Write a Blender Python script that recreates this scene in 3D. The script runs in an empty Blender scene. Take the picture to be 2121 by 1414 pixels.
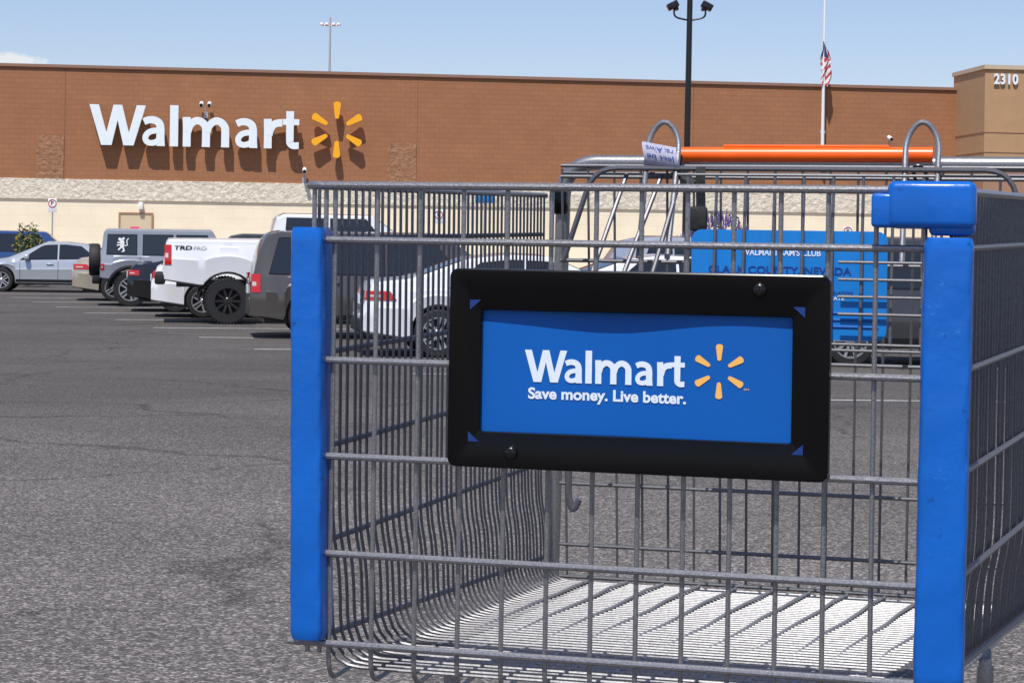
import bpy, bmesh, math, random
from mathutils import Vector, Matrix
random.seed(7)
S=bpy.context.scene; COL=S.collection
UP=Vector((0,0,1))
# ------------------------------------------------------------ helpers
class MB:
    def __init__(s): s.v=[]; s.f=[]; s.m=[]
    def add(s,vs,fs,mi=0):
        b=len(s.v); s.v+=[tuple(p) for p in vs]
        for f in fs: s.f.append(tuple(i+b for i in f)); s.m.append(mi)
    def tube(s,pts,r,n=8,cap=True,mi=0):
        P=[Vector(p) for p in pts]; T=[]
        for i in range(len(P)):
            a=P[max(0,i-1)]; b=P[min(len(P)-1,i+1)]; T.append((b-a).normalized())
        t=T[0]; nn=t.cross(UP if abs(t.z)<.9 else Vector((1,0,0))).normalized()
        vs=[]
        for i,p in enumerate(P):
            t=T[i]; nn=(nn-t*nn.dot(t)).normalized(); bb=t.cross(nn)
            rr_=r[i] if isinstance(r,(list,tuple)) else r
            for k in range(n):
                a=2*math.pi*k/n; vs.append(p+(nn*math.cos(a)+bb*math.sin(a))*rr_)
        fs=[]
        for i in range(len(P)-1):
            for k in range(n):
                k2=(k+1)%n; fs.append((i*n+k,i*n+k2,(i+1)*n+k2,(i+1)*n+k))
        if cap:
            fs.append(tuple(range(n-1,-1,-1))); fs.append(tuple(range((len(P)-1)*n,len(P)*n)))
        s.add(vs,fs,mi)
    def box(s,c,size,rz=0,bev=0,seg=2,mat=None,mi=0):
        bm=bmesh.new(); bmesh.ops.create_cube(bm,size=1)
        for v in bm.verts: v.co=Vector((v.co.x*size[0],v.co.y*size[1],v.co.z*size[2]))
        if bev>0: bmesh.ops.bevel(bm,geom=bm.edges[:],offset=bev,segments=seg,profile=.5,affect='EDGES')
        M=Matrix.Translation(Vector(c))@(mat if mat else Matrix.Rotation(rz,4,'Z'))
        bm.verts.index_update()
        s.add([M@v.co for v in bm.verts],[[v.index for v in f.verts] for f in bm.faces],mi); bm.free()
    def grid(s,rows,mi=0):
        n=len(rows[0]); vs=[p for r in rows for p in r]; fs=[]
        for i in range(len(rows)-1):
            for k in range(n-1): fs.append((i*n+k,i*n+k+1,(i+1)*n+k+1,(i+1)*n+k))
        s.add(vs,fs,mi)
    def loops(s,L,closed=True,capa=False,capb=False,mi=0):
        n=len(L[0]); vs=[p for r in L for p in r]; fs=[]
        for i in range(len(L)-1):
            for k in range(n if closed else n-1):
                k2=(k+1)%n; fs.append((i*n+k,i*n+k2,(i+1)*n+k2,(i+1)*n+k))
        if capa: fs.append(tuple(range(n)))
        if capb: fs.append(tuple(range((len(L)-1)*n,len(L)*n)))
        s.add(vs,fs,mi)
    def lathe(s,prof,c,ax,n=28,mi=0):
        ax=Vector(ax).normalized(); a=ax.cross(UP if abs(ax.z)<.9 else Vector((1,0,0))).normalized(); b=ax.cross(a); c=Vector(c)
        L=[[c+ax*h+(a*math.cos(2*math.pi*k/n)+b*math.sin(2*math.pi*k/n))*max(r,1e-4) for k in range(n)] for r,h in prof]
        s.loops(L,True,True,True,mi)
def fillet(pts,r,n=5):
    P=[Vector(p) for p in pts]; out=[P[0]]
    for i in range(1,len(P)-1):
        a,b,c=P[i-1],P[i],P[i+1]
        d1=min(r,(a-b).length*.49); d2=min(r,(c-b).length*.49)
        p=b+(a-b).normalized()*d1; q=b+(c-b).normalized()*d2
        for k in range(n+1):
            t=k/n; out.append(p*(1-t)**2+b*2*t*(1-t)+q*t*t)
    out.append(P[-1]); return out
def mk(name,mb,mat,parent=None,smooth=True,local=False,angle=35,recalc=True):
    me=bpy.data.meshes.new(name); me.from_pydata(mb.v,[],mb.f)
    mats=mat if isinstance(mat,list) else [mat]
    for m in mats: me.materials.append(m)
    if len(mats)>1: me.polygons.foreach_set('material_index',mb.m)
    if recalc:
        bm=bmesh.new(); bm.from_mesh(me); bmesh.ops.recalc_face_normals(bm,faces=bm.faces[:]); bm.to_mesh(me); bm.free()
    if smooth:
        me.polygons.foreach_set('use_smooth',[True]*len(me.polygons)); me.set_sharp_from_angle(angle=math.radians(angle))
    me.update()
    o=bpy.data.objects.new(name,me); COL.objects.link(o)
    if parent:
        o.parent=parent
        if not local and parent.type=='EMPTY': o.matrix_parent_inverse=parent.matrix_basis.inverted()
    return o
def root(name,loc,label,category,rz=0,group=None):
    o=bpy.data.objects.new(name,None); o.location=loc; o.rotation_euler=(0,0,rz); o.empty_display_size=.2
    COL.objects.link(o); o["label"]=label; o["category"]=category
    if group: o["group"]=group
    return o
def tag(o,label,category=None,kind=None,group=None):
    if label: o["label"]=label
    if category: o["category"]=category
    if kind: o["kind"]=kind
    if group: o["group"]=group
    return o
def nodes(name):
    m=bpy.data.materials.new(name); m.use_nodes=True; nt=m.node_tree
    return m,nt,nt.nodes['Principled BSDF']
def mat(name,col,rough=.5,metal=0,var=.0,vscale=5,bump=0,bscale=50,coat=0,spec=.5,emit=None,bdist=.01,scuff=None):
    m,nt,b=nodes(name); N=nt.nodes; K=nt.links
    b.inputs['Base Color'].default_value=(*col,1); b.inputs['Roughness'].default_value=rough
    b.inputs['Metallic'].default_value=metal; b.inputs['Coat Weight'].default_value=coat
    b.inputs['Specular IOR Level'].default_value=spec
    tc=N.new('ShaderNodeTexCoord'); last=None
    if var>0:
        n=N.new('ShaderNodeTexNoise'); n.inputs['Scale'].default_value=vscale; n.inputs['Detail'].default_value=6
        K.new(tc.outputs['Object'],n.inputs['Vector'])
        r=N.new('ShaderNodeMapRange'); r.inputs[1].default_value=.3; r.inputs[2].default_value=.7
        r.inputs[3].default_value=1-var; r.inputs[4].default_value=1+var
        K.new(n.outputs['Fac'],r.inputs[0])
        x=N.new('ShaderNodeVectorMath'); x.operation='SCALE'; x.inputs[0].default_value=col
        K.new(r.outputs[0],x.inputs['Scale']); K.new(x.outputs[0],b.inputs['Base Color']); last=x
    if scuff and last:
        mp=N.new('ShaderNodeMapping'); mp.inputs['Scale'].default_value=(90,90,120); mp.inputs['Rotation'].default_value=(.3,.2,0); K.new(tc.outputs['Object'],mp.inputs[0])
        n=N.new('ShaderNodeTexNoise'); n.inputs['Scale'].default_value=1; n.inputs['Detail'].default_value=6; n.inputs['Roughness'].default_value=.75; K.new(mp.outputs[0],n.inputs['Vector'])
        n2=N.new('ShaderNodeTexNoise'); n2.inputs['Scale'].default_value=13; K.new(tc.outputs['Object'],n2.inputs['Vector'])
        ad=N.new('ShaderNodeMath'); ad.operation='MULTIPLY_ADD'; ad.inputs[1].default_value=.6; K.new(n2.outputs['Fac'],ad.inputs[0]); K.new(n.outputs['Fac'],ad.inputs[2])
        r=N.new('ShaderNodeMapRange'); r.inputs[1].default_value=.97; r.inputs[2].default_value=1.06; r.inputs[3].default_value=0; r.inputs[4].default_value=.6; K.new(ad.outputs[0],r.inputs[0])
        mx=N.new('ShaderNodeMix'); mx.data_type='RGBA'; K.new(r.outputs[0],mx.inputs[0]); K.new(last.outputs[0],mx.inputs[6]); mx.inputs[7].default_value=(*scuff,1)
        n5=N.new('ShaderNodeTexNoise'); n5.inputs['Scale'].default_value=80; n5.inputs['Detail'].default_value=6; K.new(tc.outputs['Object'],n5.inputs['Vector'])
        r5=N.new('ShaderNodeMapRange'); r5.inputs[1].default_value=.66; r5.inputs[2].default_value=.76; r5.inputs[3].default_value=1; r5.inputs[4].default_value=.5; K.new(n5.outputs['Fac'],r5.inputs[0])
        x5=N.new('ShaderNodeVectorMath'); x5.operation='SCALE'; K.new(mx.outputs[2],x5.inputs[0]); K.new(r5.outputs[0],x5.inputs['Scale'])
        K.new(x5.outputs[0],b.inputs['Base Color'])
    if bump>0:
        n=N.new('ShaderNodeTexNoise'); n.inputs['Scale'].default_value=bscale; n.inputs['Detail'].default_value=4
        K.new(tc.outputs['Object'],n.inputs['Vector'])
        bp=N.new('ShaderNodeBump'); bp.inputs['Strength'].default_value=bump; bp.inputs['Distance'].default_value=bdist
        K.new(n.outputs['Fac'],bp.inputs['Height']); K.new(bp.outputs[0],b.inputs['Normal'])
    return m
def block_mat(name,col,bw,bh,var=.06,mortar=.75,rough_split=0):
    m,nt,b=nodes(name); N=nt.nodes; K=nt.links
    tc=N.new('ShaderNodeTexCoord'); sp=N.new('ShaderNodeSeparateXYZ'); cb=N.new('ShaderNodeCombineXYZ')
    K.new(tc.outputs['Object'],sp.inputs[0]); K.new(sp.outputs[0],cb.inputs[0]); K.new(sp.outputs[2],cb.inputs[1])
    br=N.new('ShaderNodeTexBrick'); br.inputs['Scale'].default_value=1
    br.inputs['Brick Width'].default_value=bw; br.inputs['Row Height'].default_value=bh
    br.inputs['Mortar Size'].default_value=.010; br.inputs['Mortar Smooth'].default_value=.3
    c=Vector(col)
    br.inputs['Color1'].default_value=(*(c*(1-var)),1); br.inputs['Color2'].default_value=(*(c*(1+var)),1)
    br.inputs['Mortar'].default_value=(*(c*mortar),1)
    K.new(cb.outputs[0],br.inputs['Vector'])
    n=N.new('ShaderNodeTexNoise'); n.inputs['Scale'].default_value=.7 if not rough_split else 6; n.inputs['Detail'].default_value=8
    K.new(tc.outputs['Object'],n.inputs['Vector'])
    r=N.new('ShaderNodeMapRange'); r.inputs[1].default_value=.3; r.inputs[2].default_value=.7
    a=.06 if not rough_split else .16
    r.inputs[3].default_value=1-a; r.inputs[4].default_value=1+a; K.new(n.outputs['Fac'],r.inputs[0])
    x=N.new('ShaderNodeVectorMath'); x.operation='SCALE'; K.new(br.outputs['Color'],x.inputs[0]); K.new(r.outputs[0],x.inputs['Scale'])
    K.new(x.outputs[0],b.inputs['Base Color']); b.inputs['Roughness'].default_value=.9; b.inputs['Specular IOR Level'].default_value=.2
    bp=N.new('ShaderNodeBump'); bp.inputs['Strength'].default_value=.35; bp.inputs['Distance'].default_value=.006
    if rough_split:
        n2=N.new('ShaderNodeTexNoise'); n2.inputs['Scale'].default_value=5; n2.inputs['Detail'].default_value=8; n2.inputs['Roughness'].default_value=.7
        K.new(tc.outputs['Object'],n2.inputs['Vector']); bp.inputs['Distance'].default_value=.2; bp.inputs['Strength'].default_value=1
        K.new(n2.outputs['Fac'],bp.inputs['Height'])
    else:
        iv=N.new('ShaderNodeMath'); iv.operation='SUBTRACT'; iv.inputs[0].default_value=1; K.new(br.outputs['Fac'],iv.inputs[1]); K.new(iv.outputs[0],bp.inputs['Height'])
    K.new(bp.outputs[0],b.inputs['Normal'])
    return m
def asphalt():
    m,nt,b=nodes('asphalt'); N=nt.nodes; K=nt.links
    tc=N.new('ShaderNodeTexCoord')
    v=N.new('ShaderNodeTexVoronoi'); v.inputs['Scale'].default_value=120; K.new(tc.outputs['Object'],v.inputs['Vector'])
    sc=N.new('ShaderNodeSeparateColor'); K.new(v.outputs['Color'],sc.inputs[0])
    cr=N.new('ShaderNodeValToRGB'); K.new(sc.outputs[0],cr.inputs[0]); e=cr.color_ramp.elements
    e[0].position=0; e[0].color=(.062,.056,.054,1); e[1].position=1; e[1].color=(.36,.33,.30,1)
    q=e.new(.45); q.color=(.105,.096,.092,1); q=e.new(.8); q.color=(.175,.160,.150,1)
    n=N.new('ShaderNodeTexNoise'); n.inputs['Scale'].default_value=.45; n.inputs['Detail'].default_value=7; n.inputs['Roughness'].default_value=.6
    mp=N.new('ShaderNodeMapping'); mp.inputs['Scale'].default_value=(.6,1.0,1); K.new(tc.outputs['Object'],mp.inputs[0]); K.new(mp.outputs[0],n.inputs['Vector'])
    r=N.new('ShaderNodeMapRange'); r.inputs[1].default_value=.3; r.inputs[2].default_value=.7; r.inputs[3].default_value=.80; r.inputs[4].default_value=1.15; K.new(n.outputs['Fac'],r.inputs[0])
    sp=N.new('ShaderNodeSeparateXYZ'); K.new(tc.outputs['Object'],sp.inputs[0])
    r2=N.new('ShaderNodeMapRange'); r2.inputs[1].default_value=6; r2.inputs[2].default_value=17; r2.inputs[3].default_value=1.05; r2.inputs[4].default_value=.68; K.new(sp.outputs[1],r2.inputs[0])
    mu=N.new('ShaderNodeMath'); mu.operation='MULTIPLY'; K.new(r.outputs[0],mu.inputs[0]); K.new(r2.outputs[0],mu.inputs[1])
    v2=N.new('ShaderNodeTexVoronoi'); v2.feature='DISTANCE_TO_EDGE'; v2.inputs['Scale'].default_value=.28
    nd=N.new('ShaderNodeTexNoise'); nd.inputs['Scale'].default_value=1.3; nd.inputs['Detail'].default_value=6; K.new(tc.outputs['Object'],nd.inputs['Vector'])
    va=N.new('ShaderNodeVectorMath'); va.operation='MULTIPLY_ADD'; va.inputs[1].default_value=(1.2,1.2,0); K.new(nd.outputs['Color'],va.inputs[0]); K.new(tc.outputs['Object'],va.inputs[2]); K.new(va.outputs[0],v2.inputs['Vector'])
    r4=N.new('ShaderNodeMapRange'); r4.inputs[1].default_value=.0; r4.inputs[2].default_value=.012; r4.inputs[3].default_value=.6; r4.inputs[4].default_value=1; K.new(v2.outputs['Distance'],r4.inputs[0])
    mu3=N.new('ShaderNodeMath'); mu3.operation='MULTIPLY'; K.new(mu.outputs[0],mu3.inputs[0]); K.new(r4.outputs[0],mu3.inputs[1])
    n3=N.new('ShaderNodeTexNoise'); n3.inputs['Scale'].default_value=28; n3.inputs['Detail'].default_value=3; K.new(tc.outputs['Object'],n3.inputs['Vector'])
    r3=N.new('ShaderNodeMapRange'); r3.inputs[1].default_value=.3; r3.inputs[2].default_value=.7; r3.inputs[3].default_value=.86; r3.inputs[4].default_value=1.14; K.new(n3.outputs['Fac'],r3.inputs[0])
    mu2=N.new('ShaderNodeMath'); mu2.operation='MULTIPLY'; K.new(mu3.outputs[0],mu2.inputs[0]); K.new(r3.outputs[0],mu2.inputs[1])
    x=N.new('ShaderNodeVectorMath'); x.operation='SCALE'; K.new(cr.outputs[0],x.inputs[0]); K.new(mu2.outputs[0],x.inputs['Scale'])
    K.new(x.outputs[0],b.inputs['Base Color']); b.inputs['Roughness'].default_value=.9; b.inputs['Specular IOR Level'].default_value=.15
    bp=N.new('ShaderNodeBump'); bp.inputs['Strength'].default_value=.6; bp.inputs['Distance'].default_value=.004
    K.new(v.outputs['Distance'],bp.inputs['Height']); bp.invert=True; K.new(bp.outputs[0],b.inputs['Normal'])
    return m
def text_mb(txt,w,h,ext=0,offset=.02,spacing=1.0):
    c=bpy.data.curves.new('t','FONT'); c.body=txt; c.size=1; c.extrude=.05 if ext else 0; c.offset=offset; c.space_character=spacing; c.resolution_u=6
    o=bpy.data.objects.new('t',c); COL.objects.link(o); bpy.context.view_layer.update()
    dg=bpy.context.evaluated_depsgraph_get(); me=bpy.data.meshes.new_from_object(o.evaluated_get(dg))
    V=[v.co.copy() for v in me.vertices]; F=[tuple(p.vertices) for p in me.polygons]
    bpy.data.objects.remove(o); bpy.data.curves.remove(c); bpy.data.meshes.remove(me)
    x0=min(v.x for v in V); x1=max(v.x for v in V); y0=min(v.y for v in V); y1=max(v.y for v in V)
    out=[Vector(((v.x-x0)*w/(x1-x0),(v.y-y0)*h/(y1-y0),(ext if v.z>0 else 0) if ext else 0)) for v in V]
    return out,F
def smoothline(P,n=5):
    out=[]
    for i in range(len(P)-1):
        p0=Vector(P[max(0,i-1)]);p1=Vector(P[i]);p2=Vector(P[i+1]);p3=Vector(P[min(len(P)-1,i+2)])
        for k in range(n):
            t=k/n; out.append(.5*((2*p1)+(p2-p0)*t+(2*p0-5*p1+4*p2-p3)*t*t+(3*p1-p0-3*p2+p3)*t**3))
    out.append(Vector(P[-1])); return out
def wordmark(w,h,ext=0):
    """heavy humanist lettering drawn from pen strokes; h units"""
    V=[];Fc=[]; lev=[0]; st=(.004 if ext else .00004)
    def poly_multi(polys,outline):
        for pts in polys:
            b=len(V); n=len(pts)
            V.extend([Vector((x*w,y*h,ext)) for x,y in pts]); Fc.append(tuple(b+k for k in range(n)))
        if ext:
            b=len(V); n=len(outline)
            V.extend([Vector((x*w,y*h,0)) for x,y in outline]+[Vector((x*w,y*h,ext)) for x,y in outline])
            Fc.extend([(b+k,b+(k+1)%n,b+n+(k+1)%n,b+n+k) for k in range(n)])
    def ribbon(x0,P,t,smooth=True,e0=None,e1=None):
        lev[0]=(lev[0]+1)%4; z=ext+lev[0]*st
        Q=smoothline([(a,b_,0) for a,b_ in P]) if smooth else [Vector((a,b_,0)) for a,b_ in P]
        L=[];R=[]
        for i,p in enumerate(Q):
            d=(Q[min(i+1,len(Q)-1)]-Q[max(i-1,0)]).normalized()
            if i==0 and e0: d=Vector((*e0,0)).normalized()
            if i==len(Q)-1 and e1: d=Vector((*e1,0)).normalized()
            f=i/(len(Q)-1); tt=t if not isinstance(t,tuple) else t[0]+(t[1]-t[0])*f
            nrm=Vector((-d.y,d.x,0)); L.append(p+nrm*tt/2); R.append(p-nrm*tt/2)
        def T(p,zz): return Vector((x0*w+p.x*h,p.y*h,zz))
        n=len(Q); b=len(V)
        V.extend([T(p,z) for p in L]+[T(p,z) for p in R])
        Fc.extend([(b+i,b+n+i,b+n+i+1,b+i+1) for i in range(n-1)])
        if ext:
            b2=len(V); V.extend([T(p,0) for p in L]+[T(p,0) for p in R])
            Fc.extend([(b+i,b+i+1,b2+i+1,b2+i) for i in range(n-1)]); Fc.extend([(b+n+i,b2+n+i,b2+n+i+1,b+n+i+1) for i in range(n-1)])
            Fc.append((b,b2,b2+n,b+n)); Fc.append((b+n-1,b+2*n-1,b2+2*n-1,b2+n-1))
    A=(0,.98);B=(.044,.98);C=(.081,.30);D=(.113,.98);E_=(.154,.98);F_=(.187,.30);G_=(.223,.98);H_=(.265,.98);I_=(.210,0);J_=(.162,0);K_=(.1335,.61);L_=(.106,0);M_=(.057,0)
    poly_multi([[A,B,C,M_],[M_,C,L_],[C,D,K_,L_],[D,E_,K_],[K_,E_,F_,J_],[J_,F_,I_],[F_,G_,H_,I_]],[A,B,C,D,E_,F_,G_,H_,I_,J_,K_,L_,M_])
    for x0 in (.243,.684):
        ribbon(x0,[(.075,.585),(.19,.632),(.33,.628),(.44,.56),(.475,.43),(.475,.20),(.485,0)],(.165,.20),e1=(0,-1))
        ribbon(x0,[(.46,.375),(.32,.370),(.19,.325),(.115,.215),(.15,.105),(.27,.070),(.40,.115),(.47,.20)],.140)
    x0=.443
    ribbon(x0,[(.095,0),(.095,.40),(.085,.72)],.19,False)
    for dx in (0,.465):
        ribbon(x0,[(.12+dx,.36),(.17+dx,.52),(.30+dx,.632),(.44+dx,.615),(.545+dx,.50),(.560+dx,.36),(.560+dx,0)],(.17,.195),e1=(0,-1))
    x0=.830
    ribbon(x0,[(.095,0),(.095,.40),(.085,.72)],.19,False)
    ribbon(x0,[(.125,.32),(.17,.49),(.27,.605),(.445,.635)],(.16,.185),e1=(1,0))
    x0=.381
    ribbon(x0,[(.10,0),(.10,1.0)],.2,False)
    x0=.920
    ribbon(x0,[(.175,.92),(.175,.25),(.19,.13),(.27,.075),(.395,.085)],(.19,.16),True,e0=(0,-1),e1=(1,0))
    ribbon(x0,[(0,.655),(.40,.655)],.145,False)
    return V,Fc
def place(VF,fn,mb=None,mi=0):
    mb=mb or MB(); mb.add([fn(v) for v in VF[0]],VF[1],mi); return mb
def spark(R,ext,r0=.36,wi=.07,wo=.125):
    V=[];F=[]
    for a in (90,30,-30,-90,-150,150):
        a=math.radians(a); d=Vector((math.cos(a),math.sin(a),0)); p=Vector((-d.y,d.x,0)); loop=[]
        ro=R*(1-wo)
        for k in range(9):
            t=-math.pi/2+math.pi*k/8; loop.append(d*(ro+math.cos(t)*R*wo*.7)+p*(math.sin(t)*R*wo))
        for k in range(7):
            t=math.pi/2+math.pi*k/6; loop.append(d*(R*(r0+wi)+math.cos(t)*R*wi*.8)+p*(math.sin(t)*R*wi))
        b=len(V); n=len(loop)
        if ext:
            V+=[q.copy() for q in loop]+[q*1.0+Vector((0,0,ext)) for q in loop]
            F+=[tuple(b+n+k for k in range(n)),tuple(b+k for k in range(n-1,-1,-1))]
            F+=[(b+k,b+(k+1)%n,b+n+(k+1)%n,b+n+k) for k in range(n)]
        else:
            V+=loop; F.append(tuple(b+k for k in range(n)))
    return V,F
# ------------------------------------------------------------ materials
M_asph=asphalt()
M_brown=block_mat('brown_block',(.335,.155,.078),.41,.205,var=.035,mortar=.80)
M_brownr=block_mat('brown_split_block',(.44,.225,.125),.41,.205,rough_split=1)
M_cream=block_mat('cream_block',(.86,.75,.56),.82,.41,var=.015,mortar=.92)
M_creamr=block_mat('cream_split_block',(.88,.79,.64),.41,.205,var=.03,mortar=.92,rough_split=1)
M_tan=mat('tan_stucco',(.45,.27,.14),.9,var=.05,vscale=2,bump=.3,bscale=30)
M_tan2=mat('tan_stucco_dark',(.37,.21,.13),.9,var=.05,vscale=2)
M_cope=mat('metal_coping',(.28,.15,.10),.5,var=.05)
M_joint=mat('dark_joint',(.20,.09,.045),.9)
M_white=mat('white_acrylic',(.80,.86,.88),.35,var=.02)
M_whiteside=mat('white_paint',(.8,.8,.8),.5)
M_yel=mat('yellow_acrylic',(.95,.42,.01),.35)
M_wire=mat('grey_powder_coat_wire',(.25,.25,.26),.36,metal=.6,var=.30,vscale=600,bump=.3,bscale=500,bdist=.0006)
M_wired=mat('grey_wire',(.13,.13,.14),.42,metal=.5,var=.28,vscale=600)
M_wiref=mat('floor_wire',(.28,.28,.285),.42,metal=.4,var=.3,vscale=400)
M_blue=mat('blue_scuffed_plastic',(.002,.11,.47),.26,var=.10,vscale=14,bump=.4,bscale=42,bdist=.002,scuff=(.04,.25,.60),spec=.45)
M_blueflap=mat('blue_flap_plastic',(.004,.19,.58),.4,var=.06,vscale=14)
M_blk=mat('black_plastic',(.0015,.0015,.002),.22,bump=.03,bscale=60,bdist=.001,spec=.22)
M_card=mat('blue_card',(.002,.098,.40),.45,var=.05,vscale=8,spec=.25)
M_cardw=mat('card_white_ink',(.68,.76,.88),.5,spec=.2)
M_cardy=mat('card_orange_ink',(.84,.46,.12),.5,spec=.2)
M_cardd=mat('dark_blue_ink',(.003,.04,.24),.5)
M_cardc=mat('card_blue_shaded',(.002,.03,.17),.5)
M_or=mat('orange_plastic',(.93,.12,.004),.35,var=.08,vscale=30)
M_steel=mat('steel',(.5,.5,.5),.35,metal=1)
M_dark=mat('dark_rubber',(.012,.012,.013),.7,bump=.2,bscale=80)
M_glass=mat('tinted_car_glass',(.012,.015,.018),.04,spec=.8)
M_rim=mat('alloy_rim',(.55,.55,.57),.3,metal=.8)
M_rimb=mat('black_rim',(.015,.015,.016),.25,coat=.5)
M_red=mat('red_lamp_lens',(.50,.01,.012),.12,coat=.6)
M_lensw=mat('clear_lamp_lens',(.55,.5,.48),.12,coat=.6)
M_plate=mat('number_plate',(.6,.62,.66),.5)
M_black=mat('black_paint',(.008,.008,.009),.3)
M_line=mat('white_road_paint',(.55,.55,.53),.8,var=.25,vscale=6)
M_conc=mat('concrete',(.42,.39,.34),.9,var=.1,vscale=3)
M_cloth=mat('grey_label_cloth',(.36,.36,.46),.9,var=.1,vscale=60)
M_leaf=mat('leaf',(.06,.10,.03),.7,var=.4,vscale=4)
M_leaf2=mat('leaf_light',(.12,.15,.05),.7,var=.4,vscale=4)
M_purp=mat('purple_flower',(.16,.10,.30),.7,var=.3,vscale=5)
M_yf=mat('yellow_flower',(.5,.35,.03),.7)
M_galv=mat('galvanised_pole',(.42,.43,.45),.5,metal=.3)
M_signb=mat('sign_blue',(.02,.20,.5),.4)
M_pink=mat('pink_notice',(.8,.05,.2),.6)
M_screw=mat('dark_screw',(.03,.03,.03),.25,metal=.8)
# ------------------------------------------------------------ ground
def zg(y):
    if y<4: return 0
    if y>26: return -.62
    return -.62*(y-4)/22
g=MB(); ys_=[-40,0,4,6,8,11,15,20,23,26,30,45,60,90,200,900]
g.grid([[(-700+1400*k/20,y,zg(y)) for k in range(21)] for y in ys_])
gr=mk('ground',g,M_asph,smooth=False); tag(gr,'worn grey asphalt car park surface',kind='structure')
for p in gr.data.polygons: 
    if p.normal.z<0: p.flip()
TH=math.radians(10)
fx,fy=math.cos(TH),math.sin(TH)
pl=MB()
def stripe(x0,y0,x1,y1,w=.1):
    d=Vector((x1-x0,y1-y0,0)).normalized(); p=Vector((-d.y,d.x,0))*w/2; n=6; rows=[]
    for i in range(n+1):
        q=Vector((x0+(x1-x0)*i/n,y0+(y1-y0)*i/n,0)); a=q-p; b=q+p
        rows.append([(a.x,a.y,zg(a.y)+.004),(b.x,b.y,zg(b.y)+.004)])
    pl.grid(rows)
for k in range(-1,10):
    t=k*3.45
    rx=-2.0-.387*t-.1; ry=27.2+.92*t-1.75
    stripe(rx-.35,ry-.06,rx+5*fx,ry+5*fy)
stripe(2.9,17.7,6.2,18.1); stripe(6.5,14.0,9.5,14.5)
mk_l=mk('parking_lines',pl,M_line,smooth=False); tag(mk_l,'faded white painted stall lines on asphalt',kind='structure')
# ------------------------------------------------------------ building
WO=Vector((-20.8,78,0)); E=Vector((.9939,.1103,0)); NW=Vector((.1103,-.9939,0)); WR=math.atan2(.1103,.9939)
bl=root('store_building',(-20.8,78,-.62),'long brown and cream block store building with flat roof','building',rz=WR)
def wbox(mb,x0,x1,y0,y1,z0,z1,bev=0): mb.box(((x0+x1)/2,(y0+y1)/2,(z0+z1)/2+.62),(x1-x0,y1-y0,z1-z0),bev=bev)
m=MB(); wbox(m,-60,39.9,0,40,3.34,7.84); mk('upper_wall',m,M_brown,bl,local=True,smooth=False)
m=MB(); wbox(m,-60,39.9,.02,40,-.62,2.52); mk('lower_wall',m,M_cream,bl,local=True,smooth=False)
m=MB(); wbox(m,-60,39.9,-.05,40,2.52,3.34,.0); mk('split_face_band',m,M_creamr,bl,local=True,smooth=False)
m=MB(); wbox(m,-60,39.9,-.08,.4,7.84,7.96); mk('coping',m,M_cope,bl,local=True,smooth=False)
for k,(a,b_,zt_) in enumerate([(1.50,2.595,5.12),(15.71,16.88,5.07),(-12.7,-11.6,5.12),(-26.9,-25.8,5.12)]):
    m=MB(); wbox(m,a,b_,-.045,.1,3.342,zt_); mk('rough_panel',m,M_brownr,bl,local=True,smooth=False)
for xx in (2.6,16.9,28.5,34.2):
    j=MB(); wbox(j,xx,xx+.022,-.006,.01,3.35 if xx>20 else 5.14,7.83); mk('control_joint',j,M_joint,bl,local=True,smooth=False)
m=MB(); wbox(m,39.9,70,-3.45,.35,-.62,8.45); mk('entrance_block',m,M_tan,bl,local=True,smooth=False)
m=MB(); wbox(m,39.84,70,-3.53,.42,8.45,8.62); mk('coping',m,mat('pale_coping',(.55,.42,.28),.6),bl,local=True,smooth=False)
m=MB(); wbox(m,39.88,70,-3.47,.3,5.86,5.90); wbox(m,39.88,70,-3.47,.3,5.05,5.08); mk('reveal_line',m,M_tan2,bl,local=True,smooth=False)
m=MB(); wbox(m,39.86,70,-3.50,.3,-.6,4.35); mk('lower_stucco',m,M_tan2,bl,local=True,smooth=False)
tx=text_mb('2310',1.02,.44,ext=.05,offset=.03,spacing=1.1)
mk('address_number',place(tx,lambda v:(40.25+v.x,-(3.5+v.z),7.83+v.y+.62)),M_white,bl,local=True,smooth=False)
m=MB(); wbox(m,4.887,6.135,-.04,.05,-.6,1.97); mk('door',m,mat('cream_door',(.62,.50,.33),.6),bl,local=True,smooth=False)
m=MB(); wbox(m,4.82,4.887,-.07,.05,-.6,2.03); wbox(m,6.135,6.2,-.07,.05,-.6,2.03); wbox(m,4.887,6.135,-.07,.05,1.97,2.03); mk('door_frame',m,M_tan2,bl,local=True,smooth=False)
m=MB(); wbox(m,5.3,5.65,-.065,-.041,1.0,1.45); mk('door_notice',m,M_pink,bl,local=True,smooth=False)
m=MB(); wbox(m,5.62,5.8,-.25,.02,2.15,2.45,.03); mk('door_lamp',m,M_whiteside,bl,local=True)
sg=root('store_sign',WO+E*8+NW*.3+Vector((0,0,4.7)),'white raised letters with yellow spark on brown wall','sign')
def wp(x,z,off): return lambda v: WO+E*(x+v.x)+NW*(off+v.z)+UP*(z+v.y)
mk('lettering',place(wordmark(8.435,1.66,ext=.22),wp(3.633,4.73,.26)),M_white,sg,smooth=False)
mk('spark_emblem',place(spark(1.2,.2),wp(13.59,5.55,.26)),M_yel,sg,smooth=False)
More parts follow.
